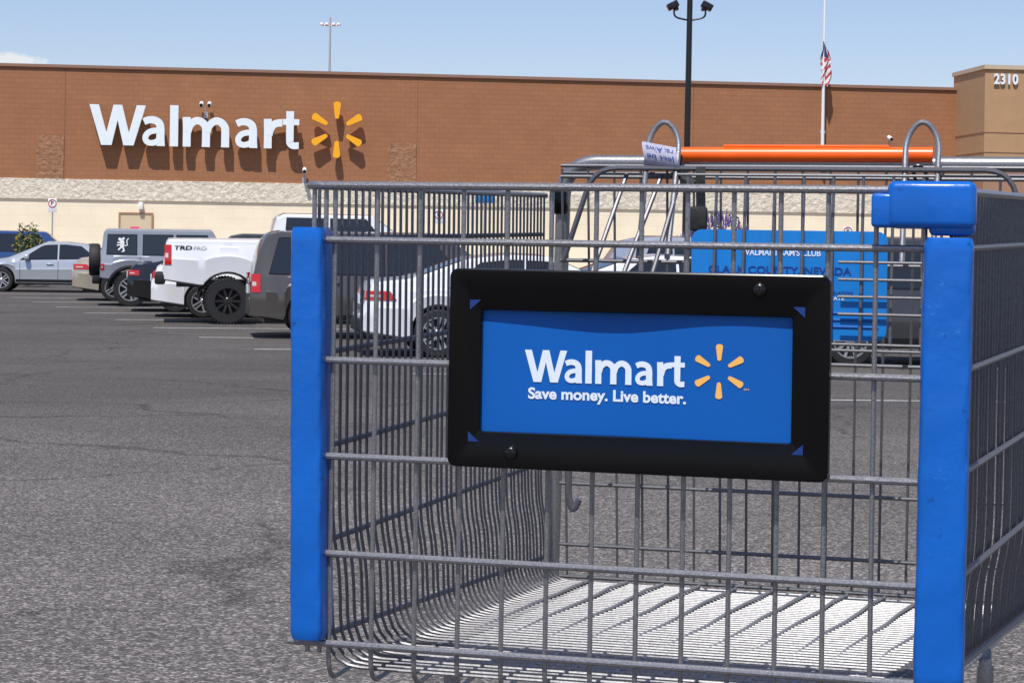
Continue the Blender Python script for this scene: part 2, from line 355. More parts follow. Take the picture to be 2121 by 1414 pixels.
def camera_unit(px_s,z,big,label):
    r=root('security_camera',WO+E*px_s+UP*z,label,'security camera')
    b=WO+E*px_s+UP*z
    m=MB(); m.tube([b,b+NW*.25,b+NW*.3+UP*.35],.035); m.box(b+NW*.01,(.18,.06,.25),WR); mk('bracket',m,M_galv,r)
    for dx in ((-.16,.16) if big else (0,)):
        m=MB(); c=b+NW*.35+UP*.42+E*dx; m.tube([c-NW*.15+UP*.05,c+NW*.25-UP*.06],.085,n=12)
        h_=mk('camera_housing',m,M_whiteside,r)
        m=MB(); m.tube([c+NW*.24-UP*.058,c+NW*.27-UP*.066],.07,n=12)
        mk('lens',m,M_black,h_)
camera_unit(8.25,6.05,True,'twin white security cameras bracketed on brown wall')
camera_unit(36.9,5.3,False,'single white security camera on brown wall')
camera_unit(12.3,3.45,False,'small white camera above cream band')
m=MB(); m.box((0,0,.07),(140,3,.16),bev=.02); o=mk('sidewalk',m,M_conc); o.location=WO+E*20+NW*1.55+Vector((0,0,-.62)); o.rotation_euler=(0,0,WR); tag(o,'concrete sidewalk along the store wall',kind='structure')
# ------------------------------------------------------------ lamps, flag
r=root('street_lamp',(6.32,70,-.62),'tall black pole with twin floodlights in car park','street lamp')
m=MB(); m.tube([(6.27,70,-.62),(6.31,70,10.4)],[.13,.10],n=12); m.tube([(6.27,70,-.62),(6.27,70,-.1)],.3,n=14)
mk('pole',m,M_black,r)
m=MB()
m.tube(fillet([(5.74,70,9.62),(5.74,70,9.3),(6.31,70,9.18),(6.88,70,9.3),(6.88,70,9.62)],.2),.035); mk('lamp_arm',m,M_black,r)
for sx in (-1,1):
    m=MB(); m.box((6.31+sx*.62,70,9.72),(.42,.36,.24),mat=Matrix.Rotation(sx*.5,4,'Y'),bev=.03); m.box((6.31+sx*.5,70,9.72),(.12,.3,.36),mat=Matrix.Rotation(sx*.2,4,'Y'),bev=.02); mk('lamp_head',m,M_black,r)
r=root('street_lamp',(-10.55,110,-.62),'thin grey pole with four small lamps behind store','street lamp')
m=MB(); m.tube([(-10.55,110,-.62),(-10.55,110,13.7)],[.12,.05],n=8); m.tube([(-11.0,110,13.25),(-10.1,110,13.25)],.035,n=6); mk('pole',m,M_galv,r)
for dx in (-.48,-.2,.2,.48):
    m=MB(); m.box((-10.55+dx,110,13.33),(.2,.3,.13),bev=.03); mk('lamp_head',m,M_whiteside,r)
fx0,fy0=12.97,81.5
r=root('flagpole',(fx0,fy0-.4,5.1),'white flagpole bracketed high on the brown wall','flagpole')
m=MB(); m.tube([(fx0,fy0-.4,5.15),(fx0,fy0-.4,12.5)],[.075,.045],n=8); mk('pole',m,M_whiteside,r)
for z_,w_ in ((5.3,.26),(5.9,.22)):
    m=MB(); m.box((fx0,fy0-.25,z_),(w_,.3,.11)); mk('bracket',m,M_galv,r)
M_fr=mat('flag_red',(.50,.02,.03),.8); M_fw=mat('flag_white',(.80,.80,.80),.8); M_fb=mat('flag_blue',(.03,.05,.2),.8)
m=MB(); rows=[]; n=16; H=30
for i in range(H+1):
    z=9.7-1.75*i/H; row=[]
    for k in range(n+1):
        t=k/n; sw=.12+.30*min(1,i/9)*(1-.3*max(0,(i-22)/8))
        row.append((fx0-.02+sw*(t-.25+.10*math.sin(t*7+i*.35)),fy0-.47-.08*math.sin(t*12+i*.2),z-.22*t))
    rows.append(row)
m.grid(rows); idx=[]
for i in range(H):
    for k in range(n):
        if i<10 and k<10: idx.append(2)
        else: idx.append(0 if int((k*.55+i*.62)//1.55)%2==0 else 1)
m.m=idx; o=mk('flag',m,[M_fr,M_fw,M_fb],recalc=False); tag(o,'limp red white and blue striped flag on pole','flag')
m=MB(); m.tube([(21.7,79.7,8.2),(21.7,79.7,9.35)],.03,n=6); m.tube([(21.6,79.7,8.9),(21.8,79.7,8.9)],.05,n=6); o=mk('antenna',m,M_whiteside); tag(o,'thin white antenna on entrance roof','antenna')
# ------------------------------------------------------------ post signs
def post_sign(px,py,zt,w,h,matf,label,txt=None,tm=None):
    r=root('post_sign',(px,py,-.62),label,'sign')
    m=MB(); m.tube([(px,py,-.62),(px,py,zt)],.03,n=8); mk('post',m,M_galv,r)
    m=MB(); m.box((px,py-.04,zt-h/2),(w,.02,h),bev=.004); mk('sign_plate',m,matf,r)
    if txt:
        t=text_mb(txt,w*.32,h*.3,offset=.02); mk('lettering',place(t,lambda v:(px-w*.16+v.x,py-.053,zt-h*.5+v.y)),tm,r,smooth=False)
        m=MB(); m.tube([(px+.15*math.cos(a*.314),py-.054,zt-h*.36+.15*math.sin(a*.314)) for a in range(21)],.018,n=5); mk('ring',m,M_red,r)
post_sign(-18.1,76,2.5,.34,.55,M_whiteside,'white no parking sign on metal post','P',M_black)
post_sign(-2.9,76,2.3,.34,.55,M_whiteside,'white no parking sign on metal post','P',M_black)
post_sign(-1.05,72,2.85,.7,.35,M_signb,'blue accessible parking sign on metal post')
post_sign(13.2,76,1.9,.34,.5,M_whiteside,'white no parking sign on metal post','P',M_black)
# ------------------------------------------------------------ bushes
def bush(c,rx,rz,fl,label,nfl,spikes=False):
    m=MB(); 
    for i in range(3000):
        a=random.uniform(0,2*math.pi); rr_=random.random()**.5; h=random.random()
        p=Vector(c)+Vector((math.cos(a)*rr_*rx*(1.05-.5*h),math.sin(a)*rr_*rx*.7*(1.05-.5*h),rz*h*(.8+.35*math.sin(a*3+c[0]))))
        if random.random()<.25 and math.sin(p.x*7)+math.sin(p.z*9)<-.4: continue
        s=random.uniform(.03,.075); u=Vector((random.uniform(-1,1),random.uniform(-1,1),random.uniform(-1,1))).normalized(); w=u.cross(Vector((random.uniform(-1,1),random.uniform(-1,1),random.uniform(-1,1)))).normalized()
        m.add([p-u*s,p-w*s*.5,p+u*s,p+w*s*.5],[(0,1,2,3)],0 if random.random()<.65 else 1)
    for i in range(nfl):
        a=random.uniform(0,2*math.pi); rr_=random.random()**.5
        p=Vector(c)+Vector((math.cos(a)*rr_*rx,math.sin(a)*rr_*rx*.7,rz*(1.05-.45*rr_*rr_)))
        if spikes:
            m.tube([p-UP*.1,p+UP*random.uniform(.12,.35)+Vector((random.uniform(-.08,.08),0,0))],[.03,.010],n=4,mi=2)
        else: m.box(p,(.04,.04,.03),mi=2)
    o=mk('bush',m,[M_leaf,M_leaf2,fl],smooth=False,recalc=False); tag(o,label,'bush')
bush((-15.5,62,-.55),.62,1.75,M_yf,'green bush with small yellow flowers',60)
bush((7.4,70,-.55),1.5,2.5,M_purp,'bushy shrub with purple flower spikes',200,True)
# ------------------------------------------------------------ vehicles
def interp(pts,x):
    if x<=pts[0][0]: return pts[0][1]
    for (a,b),(c,d) in zip(pts,pts[1:]):
        if x<=c: return b+(d-b)*(x-a)/(c-a+1e-9)
    return pts[-1][1]
def wheel(parent,c,R,w,side,rimm,ns,rr_=.68,knob=False):
    ax=(0,side,0)
    m=MB(); m.lathe([(R*rr_,-w/2),(R*.93,-w/2),(R,-w*.36),(R,w*.36),(R*.93,w/2),(R*rr_,w/2),(R*rr_,w*.2)],c,ax,32)
    C=Vector(c)
    if knob:
        for k in range(44):
            a=2*math.pi*k/44; d=Vector((math.cos(a),0,math.sin(a)))
            for q in (-1,0,1):
                m.box(C+d*(R*(.995 if q==0 else .968))+Vector((0,q*w*.4,0)),(.03,w*.24,.03),mat=Matrix.Rotation(-a+math.pi/2,4,'Y'))
    t=mk('wheel',m,M_dark,parent,local=True)
    m=MB(); m.lathe([(R*rr_*1.0,w*.10),(R*rr_*1.0,w*.5),(R*rr_*.93,w*.5),(R*rr_*.9,w*.12)],c,ax,32)
    m.lathe([(R*.16,w*.1),(R*.16,w*.42),(R*.12,w*.46)],c,ax,16)
    for k in range(ns):
        a=2*math.pi*k/ns; d=Vector((math.cos(a),0,math.sin(a))); p=Vector((-d.z,0,d.x)); o=Vector(ax)
        for q in (-1,1) if ns<8 else (0,):
            w0=R*.05; p0=C+o*w*.42+p*q*R*.07; p1=C+d*R*rr_*.95+o*w*.44+p*q*R*.12
            m.add([p0-p*w0,p0+p*w0,p1+p*w0,p1-p*w0,p0-p*w0-o*.03,p0+p*w0-o*.03,p1+p*w0-o*.03,p1-p*w0-o*.03],[(0,1,2,3),(0,4,5,1),(2,6,7,3),(1,5,6,2),(0,3,7,4)])
    mk('rim',m,rimm,t,local=True)
    m=MB(); m.lathe([(R*rr_*.9,-w*.1),(R*rr_*.9,w*.05)],c,ax,20); mk('brake_disc',m,M_black,t,local=True)
def car(name,sp,loc,th,colm,label,cat,rimm=None,extras=None):
    r=root(name,(loc[0],loc[1],-.62),label,cat,rz=th,group='cars parked in the car park')
    L,W=sp['L'],sp['W']; sm=sp.get('sm',.07); R=sp['R']; Ra=R*sp.get('ra',1.13); sill=sp['sill']; tum=sp.get('tum',.32)
    def zt(x): return sum(interp(sp['top'],min(L,max(0,x+d*sm))) for d in (-1,-.5,0,.5,1))/5
    def belt(x): return interp(sp['belt'],x)
    e=sp.get('e',.14)
    def hw(x): return W/2*(1-e*max(0,1-x/.38)**2-(e+.04)*max(0,1-(L-x)/.5)**2)
    def bot(x):
        z=sill+.10*max(0,1-x/.7)+.02*max(0,1-(L-x)/.7)
        for xc in sp['wh']:
            d=abs(x-xc)
            if d<Ra: z=max(z,R+math.sqrt(max(0,Ra*Ra-d*d)))
        return z
    def sec(x):
        t=zt(x); b=min(belt(x),t-.03); w=hw(x); zb=min(bot(x),b-.06)
        te=max(t-.05,b+.005); wg=w*.955-(te-b)*tum
        return [(0,zb),(w*.90,zb),(w*.975,zb+.03),(w*.985,zb+.35*(b-zb)),(w,zb+.62*(b-zb)),(w*.978,zb+.70*(b-zb)),(w*.968,b-.06*(b-zb)),(w*.95,b),(wg,te),(wg-.07,max(t-.012,te+.003)),(0,t+.02)]
    def ys(x,z):
        p=sec(x)[1:9]
        if z<=p[0][1]: return p[0][0]
        for (y0,z0),(y1,z1) in zip(p,p[1:]):
            if z<=z1: return y0+(y1-y0)*(z-z0)/(z1-z0+1e-9)
        return p[-1][0]
    xs=[L*i/130 for i in range(131)]
    for xc in sp['wh']:
        for q in (1.0,.985,.94): xs+=[xc-Ra*q,xc+Ra*q]
    xs=sorted(xs); m=MB(); rings=[]
    for x in xs:
        s=sec(x); rings.append([(x,y,z) for y,z in s]+[(x,-y,z) for y,z in reversed(s[1:-1])])
    m.loops(rings,True,True,True)
    body=mk('body',m,colm,r,local=True,angle=24)
    m=MB(); m.box((L/2,0,(sill+R*1.6)/2+.05),(L-.5,W-.56,R*1.6+.05-sill+.1)); mk('underbody',m,M_black,r,local=True,smooth=False)
    for (a0,a1,b0,b1) in sp['win']:
        for sd in (-1,1):
            def patch(ex,off):
                rows=[]
                for j in range(5):
                    f=j/4; row=[]
                    for i in range(9):
                        g_=i/8; xb=a0-ex+(a1-a0+2*ex)*g_; xt=b0-ex*.8+(b1-b0+1.6*ex)*g_
                        z0=belt(xb)+.035-ex; z1=zt(xt)-sp.get('wt',.10)+ex; x=xb+(xt-xb)*f; z=z0+(z1-z0)*f
                        row.append((x,sd*(ys(x,z)+off),z))
                    rows.append(row)
                return rows
            m=MB(); m.grid(patch(.02,.004)); fr_=mk('window_surround',m,M_black,r,local=True)
            m=MB(); m.grid(patch(0,.009)); mk('side_window',m,M_glass,fr_,local=True)
    for nm,x0,x1 in sp['glass']:
        m=MB(); rows=[]
        for i in range(9):
            x=x0+(x1-x0)*i/8; t=zt(x); s=sec(x); wg=s[9][0]; sl=(zt(x+.02)-zt(x-.02))/.04; nl=math.hypot(sl,1); row=[]
            for k in range(-3,4):
                y=wg*.93*k/3; row.append((x-sl/nl*.012,y,t+.02-.032*abs(y)/max(wg,.1)+.012/nl))
            rows.append(row)
        m.grid(rows); mk(nm,m,M_glass,r,local=True)
    for x in sp['seams']:
        for sd in (-1,1):
            m=MB(); zz=[bot(x)+.03+(belt(x)-bot(x)-.03)*i/10 for i in range(11)]
            m.grid([[(x-.006,sd*(ys(x-.006,z)+.004),z),(x+.006,sd*(ys(x+.006,z)+.004),z)] for z in zz])
            mk('door_seam',m,M_black,r,local=True,smooth=False)
    for x in sp['handles']:
        for sd in (-1,1):
            m=MB(); z=belt(x)-.11; m.box((x,sd*(ys(x,z)+.015),z),(.2,.03,.035),bev=.01); mk('door_handle',m,colm,r,local=True)
    x=sp['mir']
    for sd in (-1,1):
        m=MB(); z=belt(x)+.1; m.box((x,sd*(ys(x,z)+.13),z),(.14,.2,.16),bev=.04,seg=3); mk('mirror',m,colm,r,local=True)
    for (x0,x1,z0,z1,mm,nm) in sp['lights']:
        for sd in (-1,1):
            m=MB(); rows=[]
            for j in range(7):
                f=j/6; sw=.10*f if x0<.5 and x1>.3 else 0
                rows.append([(x0+(x1-x0-sw)*i/8,sd*(ys(x0+(x1-x0-sw)*i/8,z0+(z1-z0)*f)+.010),z0+(z1-z0)*f) for i in range(9)])
            m.grid(rows)
            if x0<.5: 
                yy=ys(x0,(z0+z1)/2); xr=x0-.015
                m.grid([[(xr,sd*(yy-.25),z0),(xr,sd*(yy+.006),z0)],[(xr,sd*(yy-.25),z1),(xr,sd*(yy+.006),z1)]])
            lt=mk(nm,m,mm,r,local=True)
            if x0<.5:
                zm=z0+(z1-z0)*.35; zn=z0+(z1-z0)*.58; xa=x0+(x1-x0)*.12; xb=x0+(x1-x0)*.55
                m=MB(); m.grid([[(xa+(xb-xa)*i/4,sd*(ys(xa+(xb-xa)*i/4,z)+.014),z) for i in range(5)] for z in (zm,zn)]); mk('reverse_lamp',m,M_lensw,lt,local=True)
    m=MB(); m.box((-.012,0,sp.get('pz',.8)),(.02,.5,.14)); mk('number_plate',m,M_plate,r,local=True)
    if sp.get('rocker'):
        a,b=sp['wh'][0]+Ra+.02,sp['wh'][1]-Ra-.02
        for sd in (-1,1):
            m=MB(); m.grid([[(a+(b-a)*i/10,sd*(ys(a+(b-a)*i/10,z)+.006),z) for i in range(11)] for z in (sill+.005,sill+.05,sill+.13)]); mk('sill_trim',m,M_black,r,local=True)
    if sp.get('cladding'):
        for sd in (-1,1):
            for xc in sp['wh']:
                m=MB()
                pts=[(xc+Ra*1.03*math.cos(a*math.pi/14),0,R+Ra*1.03*math.sin(a*math.pi/14)) for a in range(15)]
                m.tube([(p[0],sd*(ys(p[0],p[2]+.02)+sp['cladding']*.3),p[2]) for p in pts],sp['cladding'],n=8)
                mk('fender_flare',m,M_black,r,local=True)
    for xc in sp['wh']:
        for sd in (-1,1): wheel(r,(xc,sd*(W/2-.125+sp.get('wo',0)),R),R,sp.get('tw',.23),sd,rimm or M_rim,sp.get('ns',5),sp.get('rr',.68),sp.get('knob',False))
    if extras: extras(r,ys,zt,belt,L,W)
    return r
RL_='tail_light'; HL='headlight'
M_hl=mat('headlight_lens',(.6,.62,.65),.1)
sedan=dict(L=4.87,W=1.85,R=.34,sill=.24,top=[(0,.60),(.03,.92),(.12,1.06),(.7,1.12),(1.5,1.41),(2.1,1.475),(2.7,1.455),(3.75,1.0),(4.5,.88),(4.78,.72),(4.87,.5)],
  belt=[(0,.92),(1,.97),(3.6,.90),(4.87,.68)],wh=(1.05,3.92),win=[(1.22,2.28,1.68,2.28),(2.36,3.4,2.36,2.8)],glass=[('rear_window',.8,1.5),('windshield',2.85,3.68)],
  seams=(1.3,2.32,3.4),handles=(1.5,2.55),mir=3.2,lights=[(.03,.46,.80,.93,M_red,RL_),(4.45,4.8,.6,.74,M_hl,HL)],ns=5,rocker=1)
coupe=dict(sedan); coupe.update(top=[(0,.65),(.03,.95),(.12,1.04),(.6,1.06),(1.4,1.3),(2.0,1.36),(2.5,1.34),(3.4,.98),(4.5,.88),(4.78,.7),(4.87,.5)],win=[(1.7,3.1,1.8,2.5)],R=.36,lights=[(.03,.26,.80,.91,M_red,RL_),(4.45,4.8,.6,.74,M_hl,HL)])
wagon=dict(L=5.1,W=1.93,R=.37,sill=.27,top=[(0,.72),(.03,1.0),(.10,1.35),(.22,1.69),(.45,1.77),(3.2,1.76),(4.0,1.18),(4.9,1.06),(5.1,.7)],belt=[(0,1.04),(5.1,1.04)],
  wh=(1.0,4.0),win=[(.32,1.15,.48,1.15),(1.22,2.2,1.22,2.2),(2.28,3.5,2.28,3.0)],glass=[('windshield',3.25,3.95)],seams=(1.18,2.24,3.4),handles=(1.4,2.5),mir=3.3,tum=.2,
  lights=[(.02,.17,.76,1.06,M_red,RL_),(4.8,5.0,.75,.95,M_hl,HL)],ns=10,wt=.12,rocker=1)
suv=dict(wagon); suv.update(L=4.7,top=[(0,.72),(.03,1.05),(.12,1.3),(.42,1.72),(.8,1.80),(2.9,1.78),(3.6,1.2),(4.5,1.06),(4.7,.7)],belt=[(0,1.08),(4.7,1.02)],wh=(.95,3.75),win=[(.5,1.1,.72,1.1),(1.17,2.05,1.17,2.05),(2.12,3.2,2.12,2.7)],glass=[('windshield',2.95,3.55)],seams=(1.13,2.08,3.1),handles=(1.3,2.3),mir=3.0,lights=[(.02,.25,.95,1.2,M_red,RL_),(4.35,4.6,.78,.95,M_hl,HL)])
pick=dict(L=5.8,W=2.02,R=.44,sill=.72,sm=.03,top=[(0,1.1),(.02,1.5),(.05,1.61),(1.98,1.63),(2.02,1.62),(2.12,2.05),(2.3,2.14),(4.0,2.13),(4.75,1.56),(5.6,1.45),(5.8,1.1)],belt=[(0,1.50),(5.8,1.46)],
  wh=(1.22,4.9),ra=1.2,win=[(2.3,3.1,2.34,3.1),(3.18,4.3,3.18,3.85)],glass=[('windshield',4.08,4.7)],seams=(2.02,3.14,4.3),handles=(2.45,3.35),mir=4.1,tum=.16,
  lights=[(.02,.15,1.12,1.5,M_red,RL_),(5.55,5.75,1.05,1.3,M_hl,HL)],ns=10,tw=.32,wo=.06,wt=.10,rr=.60,e=.05,pz=1.0,cladding=.022,knob=True)
jeep=dict(L=4.3,W=1.84,R=.405,sill=.55,sm=.03,top=[(0,.8),(.02,1.15),(.05,1.76),(.14,1.82),(2.6,1.83),(2.9,1.3),(3.0,1.24),(4.2,1.16),(4.3,.8)],belt=[(0,1.20),(4.3,1.16)],
  wh=(.72,3.7),ra=1.25,win=[(.16,.84,.18,.84),(1.0,1.68,1.0,1.68),(1.78,2.66,1.78,2.48)],glass=[('windshield',2.64,2.85)],seams=(.93,1.73,2.7),handles=(1.1,1.9),mir=2.5,tum=.1,
  lights=[(.02,.1,.85,1.0,M_red,RL_),(4.2,4.28,.8,1.0,M_hl,HL)],ns=5,tw=.27,wo=.08,wt=.14,e=.03,cladding=.05,knob=True)
Pw=mat('white_car_paint',(.74,.75,.77),.22,coat=.8,var=.02,vscale=1.5); Ps=mat('silver_car_paint',(.46,.49,.53),.28,metal=.4,coat=.8,var=.03,vscale=1.5)
Pg=mat('dark_taupe_car_paint',(.085,.078,.07),.3,metal=.3,coat=.7); Pj=mat('grey_car_paint',(.28,.30,.345),.35,metal=.2,coat=.6,var=.03,vscale=2)
Pk=mat('black_car_paint',(.01,.01,.012),.2,coat=.6); Pb=mat('beige_car_paint',(.42,.37,.30),.3,metal=.3,coat=.5); Pn=mat('blue_car_paint',(.02,.06,.20),.3,coat=.5); Pd=mat('charcoal_car_paint',(.05,.053,.058),.3,metal=.3,coat=.6); Pr=mat('red_car_paint',(.3,.01,.015),.3,coat=.5)
def loc(X,Y,W):
    return (X-math.sin(TH)*W/2,Y+math.cos(TH)*W/2)
def truck_extra(r,ys,zt,belt,L,W):
    for txt,x0,w,mm,of in (('TRD',.19,.34,M_black,.03),('PRO',.56,.24,M_galv,.01)):
        t=text_mb(txt,w,.075,offset=of,spacing=1.0)
        mk('bed_lettering',place(t,lambda v:(x0+v.x+v.y*.2,-(ys(x0+v.x,1.41+v.y)+.010),1.41+v.y)),mm,r,local=True,smooth=False)
    m=MB(); m.box((-.06,0,.85),(.2,1.9,.22),bev=.04); mk('rear_bumper',m,M_dark,r,local=True)
def jeep_extra(r,ys,zt,belt,L,W):
    m=MB(); m.lathe([(.2,0),(.36,0),(.39,.05),(.39,.2),(.36,.25),(.2,.25)],(-.28,0,1.08),(1,0,0),28); mk('spare_wheel',m,M_dark,r,local=True)
    m=MB(); m.box((-.08,0,.62),(.2,1.7,.2),bev=.03); mk('rear_bumper',m,M_black,r,local=True)
    m=MB(); cx,cz=.5,1.46
    def P(x,z): return (x,-(ys(x,z)+.012),z)
    strokes=[([(0,-.06),(.02,.05),(-.02,.12)],.05),([(-.02,.12),(-.09,.14)],.04),([(.02,.05),(-.12,.04)],.018),([(.02,.0),(-.13,-.03)],.018),([(0,-.06),(-.09,-.15)],.022),([(.02,-.06),(.06,-.17),(0,-.19)],.022),([(.04,-.04),(.14,-.02),(.12,.1),(.17,.16)],.014),([(-.01,.12),(.06,.17)],.03)]
    for pts,w in strokes:
        m.tube([P(cx+a*.9,cz+b*.9) for a,b in pts],w*.9,n=5)
    for v in range(len(m.v)):
        x,y,z=m.v[v]; yy=-(ys(x,z)+.014); m.v[v]=(x,yy+(-.002 if y<yy else .002),z)
    mk('window_decal',m,M_whiteside,r,local=True,smooth=False)
def sedan_extra(r,ys,zt,belt,L,W):
    m=MB(); m.box((.02,0,.42),(.12,1.5,.2),bev=.04); mk('rear_valance',m,M_dark,r,local=True)
car('sedan_car',sedan,loc(-2.05,27.0,1.85),TH,Pw,'white four door sedan parked behind the cart','car',extras=sedan_extra)
car('wagon_car',wagon,loc(-4.26,31.5,1.93),TH,Pg,'dark taupe boxy family wagon','car')
car('pickup_truck',pick,loc(-6.62,36.7,2.02),TH,Pw,'lifted white pickup truck with black wheels and chunky tyres','pickup truck',rimm=M_rimb,extras=truck_extra)
car('hatchback_car',sedan,loc(-7.35,39.4,1.85),TH,Pw,'white car half hidden beside pickup truck','car')
car('coupe_car',coupe,loc(-8.4,42.2,1.85),TH,Pk,'low black coupe between white car and off-roader','car')
car('off_road_car',jeep,loc(-9.7,45.5,1.84),TH,Pj,'grey hard top off-roader with black fender flares','car',extras=jeep_extra)
car('sedan_car',sedan,loc(-11.15,49.0,1.85),TH,Pb,'beige sedan beside grey off-roader','car')
car('sedan_car',sedan,(-11.0,57.3),TH+math.radians(178),Ps,'silver sedan at the end of the row','car')
car('sport_utility_car',suv,(-18.9,66),TH,Pn,'dark blue utility vehicle near the store wall','car')
car('sport_utility_car',suv,(-9.2,60),TH,Pd,'dark grey utility vehicle near the store wall','car')
car('sedan_car',sedan,(-7.6,57.5),TH,Pr,'dark red sedan near the store wall','car')
car('sport_utility_car',suv,(1.7,36),TH,Ps,'silver utility vehicle seen through the cart','car')
car('sedan_car',sedan,(.3,32),TH,Pw,'white sedan seen through the cart','car')
car('sport_utility_car',suv,loc(3.75,26.4,1.93),TH,Pd,'charcoal utility vehicle seen through the cart','car')
car('sport_utility_car',suv,(7.2,58),TH,Pw,'white utility vehicle near the store wall','car')
# ------------------------------------------------------------ shopping cart
cart=root('shopping_cart',(.22,1.98,0),'grey wire shopping cart with blue corner bumpers and orange handle','shopping cart')
FL=Vector((-.164,1.60,0)); FR=Vector((.334,1.475,0)); RL=Vector((.043,2.53,0)); RR=Vector((.68,2.37,0))
EF=(FR-FL).normalized(); NF=EF.cross(UP); FA=math.atan2(EF.y,EF.x)
def F(s,z,off=0): return FL+(FR-FL)*s+NF*off+UP*z
def Ls(t,z,inn=0): return FL+(RL-FL)*t+EF*inn+UP*z
def Rs(t,z,inn=0): return FR+(RR-FR)*t-EF*inn+UP*z
lv=[(1.046,1.064),(1.001,1.013),(.905,.905),(.825,.812),(.745,.712),(.670,.590)]
def zr(t): return 1.046+.018*t
def zf(t): return .648-.086*t
m=MB()
m.tube(fillet([RL+UP*1.064,Ls(.02,1.046,-.004),F(-.012,1.046,.004),F(1.01,1.046,.004),Rs(.02,1.046,-.004),RR+UP*1.064],.016,6),.0034,n=10)
mk('rim',m,M_wire,cart)
m=MB()
for z in (1.001,.902,.823,.743,.669):
    m.tube([F(-.005 if z>.68 else -.03,z,.0045),F(1.005,z,.0045)],.0030,n=10)
for i in range(14):
    s=(i+.5)/14; m.tube(fillet([F(s,1.044),F(s,.637),F(s,.637,-.05)],.022),.0020)
for s in (-.0,.02): m.tube([F(s,1.044),F(s,.66)],.0020)
mk('front_panel',m,M_wire,cart)
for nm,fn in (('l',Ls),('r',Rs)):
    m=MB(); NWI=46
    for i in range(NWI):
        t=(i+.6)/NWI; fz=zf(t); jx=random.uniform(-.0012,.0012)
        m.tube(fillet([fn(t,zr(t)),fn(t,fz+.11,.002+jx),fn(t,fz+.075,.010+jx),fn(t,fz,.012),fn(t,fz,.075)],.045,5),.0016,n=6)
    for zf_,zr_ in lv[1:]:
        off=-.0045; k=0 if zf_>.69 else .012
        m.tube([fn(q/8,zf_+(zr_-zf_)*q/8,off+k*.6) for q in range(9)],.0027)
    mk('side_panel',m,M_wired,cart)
m=MB()
for i in range(46):
    t=(i+.6)/46; m.tube([Ls(t,zf(t),.075),Rs(t,zf(t),.075)],.0014,n=6)
for i in range(14):
    s=(i+.5)/14; a=F(s,.637,-.05); b=RL+(RR-RL)*s+UP*(zf(1)+.003)
    pts=[a,a+(b-a)*.06+UP*.005]+[a+(b-a)*q/8+EF*(.0018*math.sin(q*2.1+i))+UP*.0025 for q in range(2,8)]+[b]
    m.tube(pts,.0020,n=6)
mk('floor_panel',m,M_wiref,cart)
RC=Vector((.36,2.45,0))
def G(x,z,off=0): return RC+EF*x+NF*off+UP*z
m=MB()
m.tube(fillet([G(-.322,.12,-.02),G(-.305,1.108,-.012),G(.34,1.108,-.012),G(.345,.12,-.02)],.045,7),.0098,n=14)
m.tube(fillet([G(-.322,.12,-.02),G(-.20,.12,.75),G(.16,.12,.75),G(.345,.12,-.02)],.06,7),.0088,n=12)
for q in (-1,1):
    a=Rs(.43,.60,.02) if q>0 else Ls(.43,.60,.02)
    m.tube(fillet([a,a-UP*.12,G(.3*q,.3,.1),G(.34*q,.2,-.02)],.06),.008,n=10)
    m.box(a+UP*-.012,(.012,.05,.05),FA,bev=.003)
mk('frame',m,M_wire,cart)
m=MB(); m.box(G(-.310,1.055,-.008),(.024,.022,.03),FA,bev=.004); mk('frame_clip',m,M_blk,cart)
m=MB()
for i in range(19):
    x=-.29+i*.6/18; k=.03*(x/.3)
    m.tube([G(x+k*.3,1.098,.03),G(x,.57,.0)],.0018,n=6)
for z in (1.102,1.088,.98,.855,.69,.61,.568): m.tube([G(-.30,z,.03*(z-.57)/.53),G(.32,z,.03*(z-.57)/.53)],.0026)
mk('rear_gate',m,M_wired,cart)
m=MB()
m.tube(fillet([G(-.288,.98,.06),G(-.25,1.098,.06),G(.262,1.098,.06),G(.29,.98,.06)],.03),.0035)
m.tube([G(-.30,1.092,.02),G(.32,1.092,.02)],.003)
for i in range(9): 
    x=-.112+i*.0345; m.tube([G(x,1.085,.17),G(x,.885,.2)],.0019)
for z in (1.085,.985,.965,.945,.925,.89,.883): m.tube([G(-.12 if z<.9 or z>1 else .07,z,.203),G(.178,z,.203)],.0019)
mk('child_seat',m,M_wired,cart)
m=MB()
for x0,x1 in ((-.235,-.21),(-.195,-.165),(-.16,-.14)): m.tube([G(x1,1.09,.05),G(x0,.97,.13),G(x0-.004,.93,.17)],.0030)
for z in (1.0,.955): m.tube([G(-.262,z,.10),G(-.14,z,.11)],.0026)
m.tube(fillet([G(-.262,.82,.12),G(-.264,.69,.12),G(-.258,.668,.12),G(-.250,.685,.12)],.010),.0042)
mk('seat_linkage',m,M_wired,cart)
for x0 in (-.166,.155):
    m=MB(); m.tube(fillet([G(x0-.018,.985,.10),G(x0-.018,1.14,.04),G(x0+.002,1.163,.04),G(x0+.022,1.14,.04),G(x0+.018,.985,.10)],.022,7),.0036,n=10)
    mk('seat_hinge_loop',m,M_wire,cart)
m=MB(); m.tube([G(-.153,1.118,-.006),G(.168,1.119,-.006)],.0102,n=18); h=mk('handle',m,M_or,cart)
m=MB(); m.box(G(.01,1.1290,-.01),(.21,.018,.005),FA,bev=.002); mk('handle_insert',m,M_or,h)
m=MB()
def flap_outline():
    pts=[]
    w,h_=.23,.128
    for (cx,cy,a0) in ((w/2-.012,-h_/2+.012,-90),(w/2-.012,h_/2-.012,0),(-w/2+.012,h_/2-.012,90),(-w/2+.012,-h_/2+.012,180)):
        for k in range(5):
            a=math.radians(a0+90*k/4); pts.append((cx+.012*math.cos(a),cy+.012*math.sin(a)))
    return pts
o_=flap_outline()
m.loops([[G(.009+x,.957+y,.172) for x,y in o_],[G(.009+x,.957+y,.176) for x,y in o_]],True,True,True)
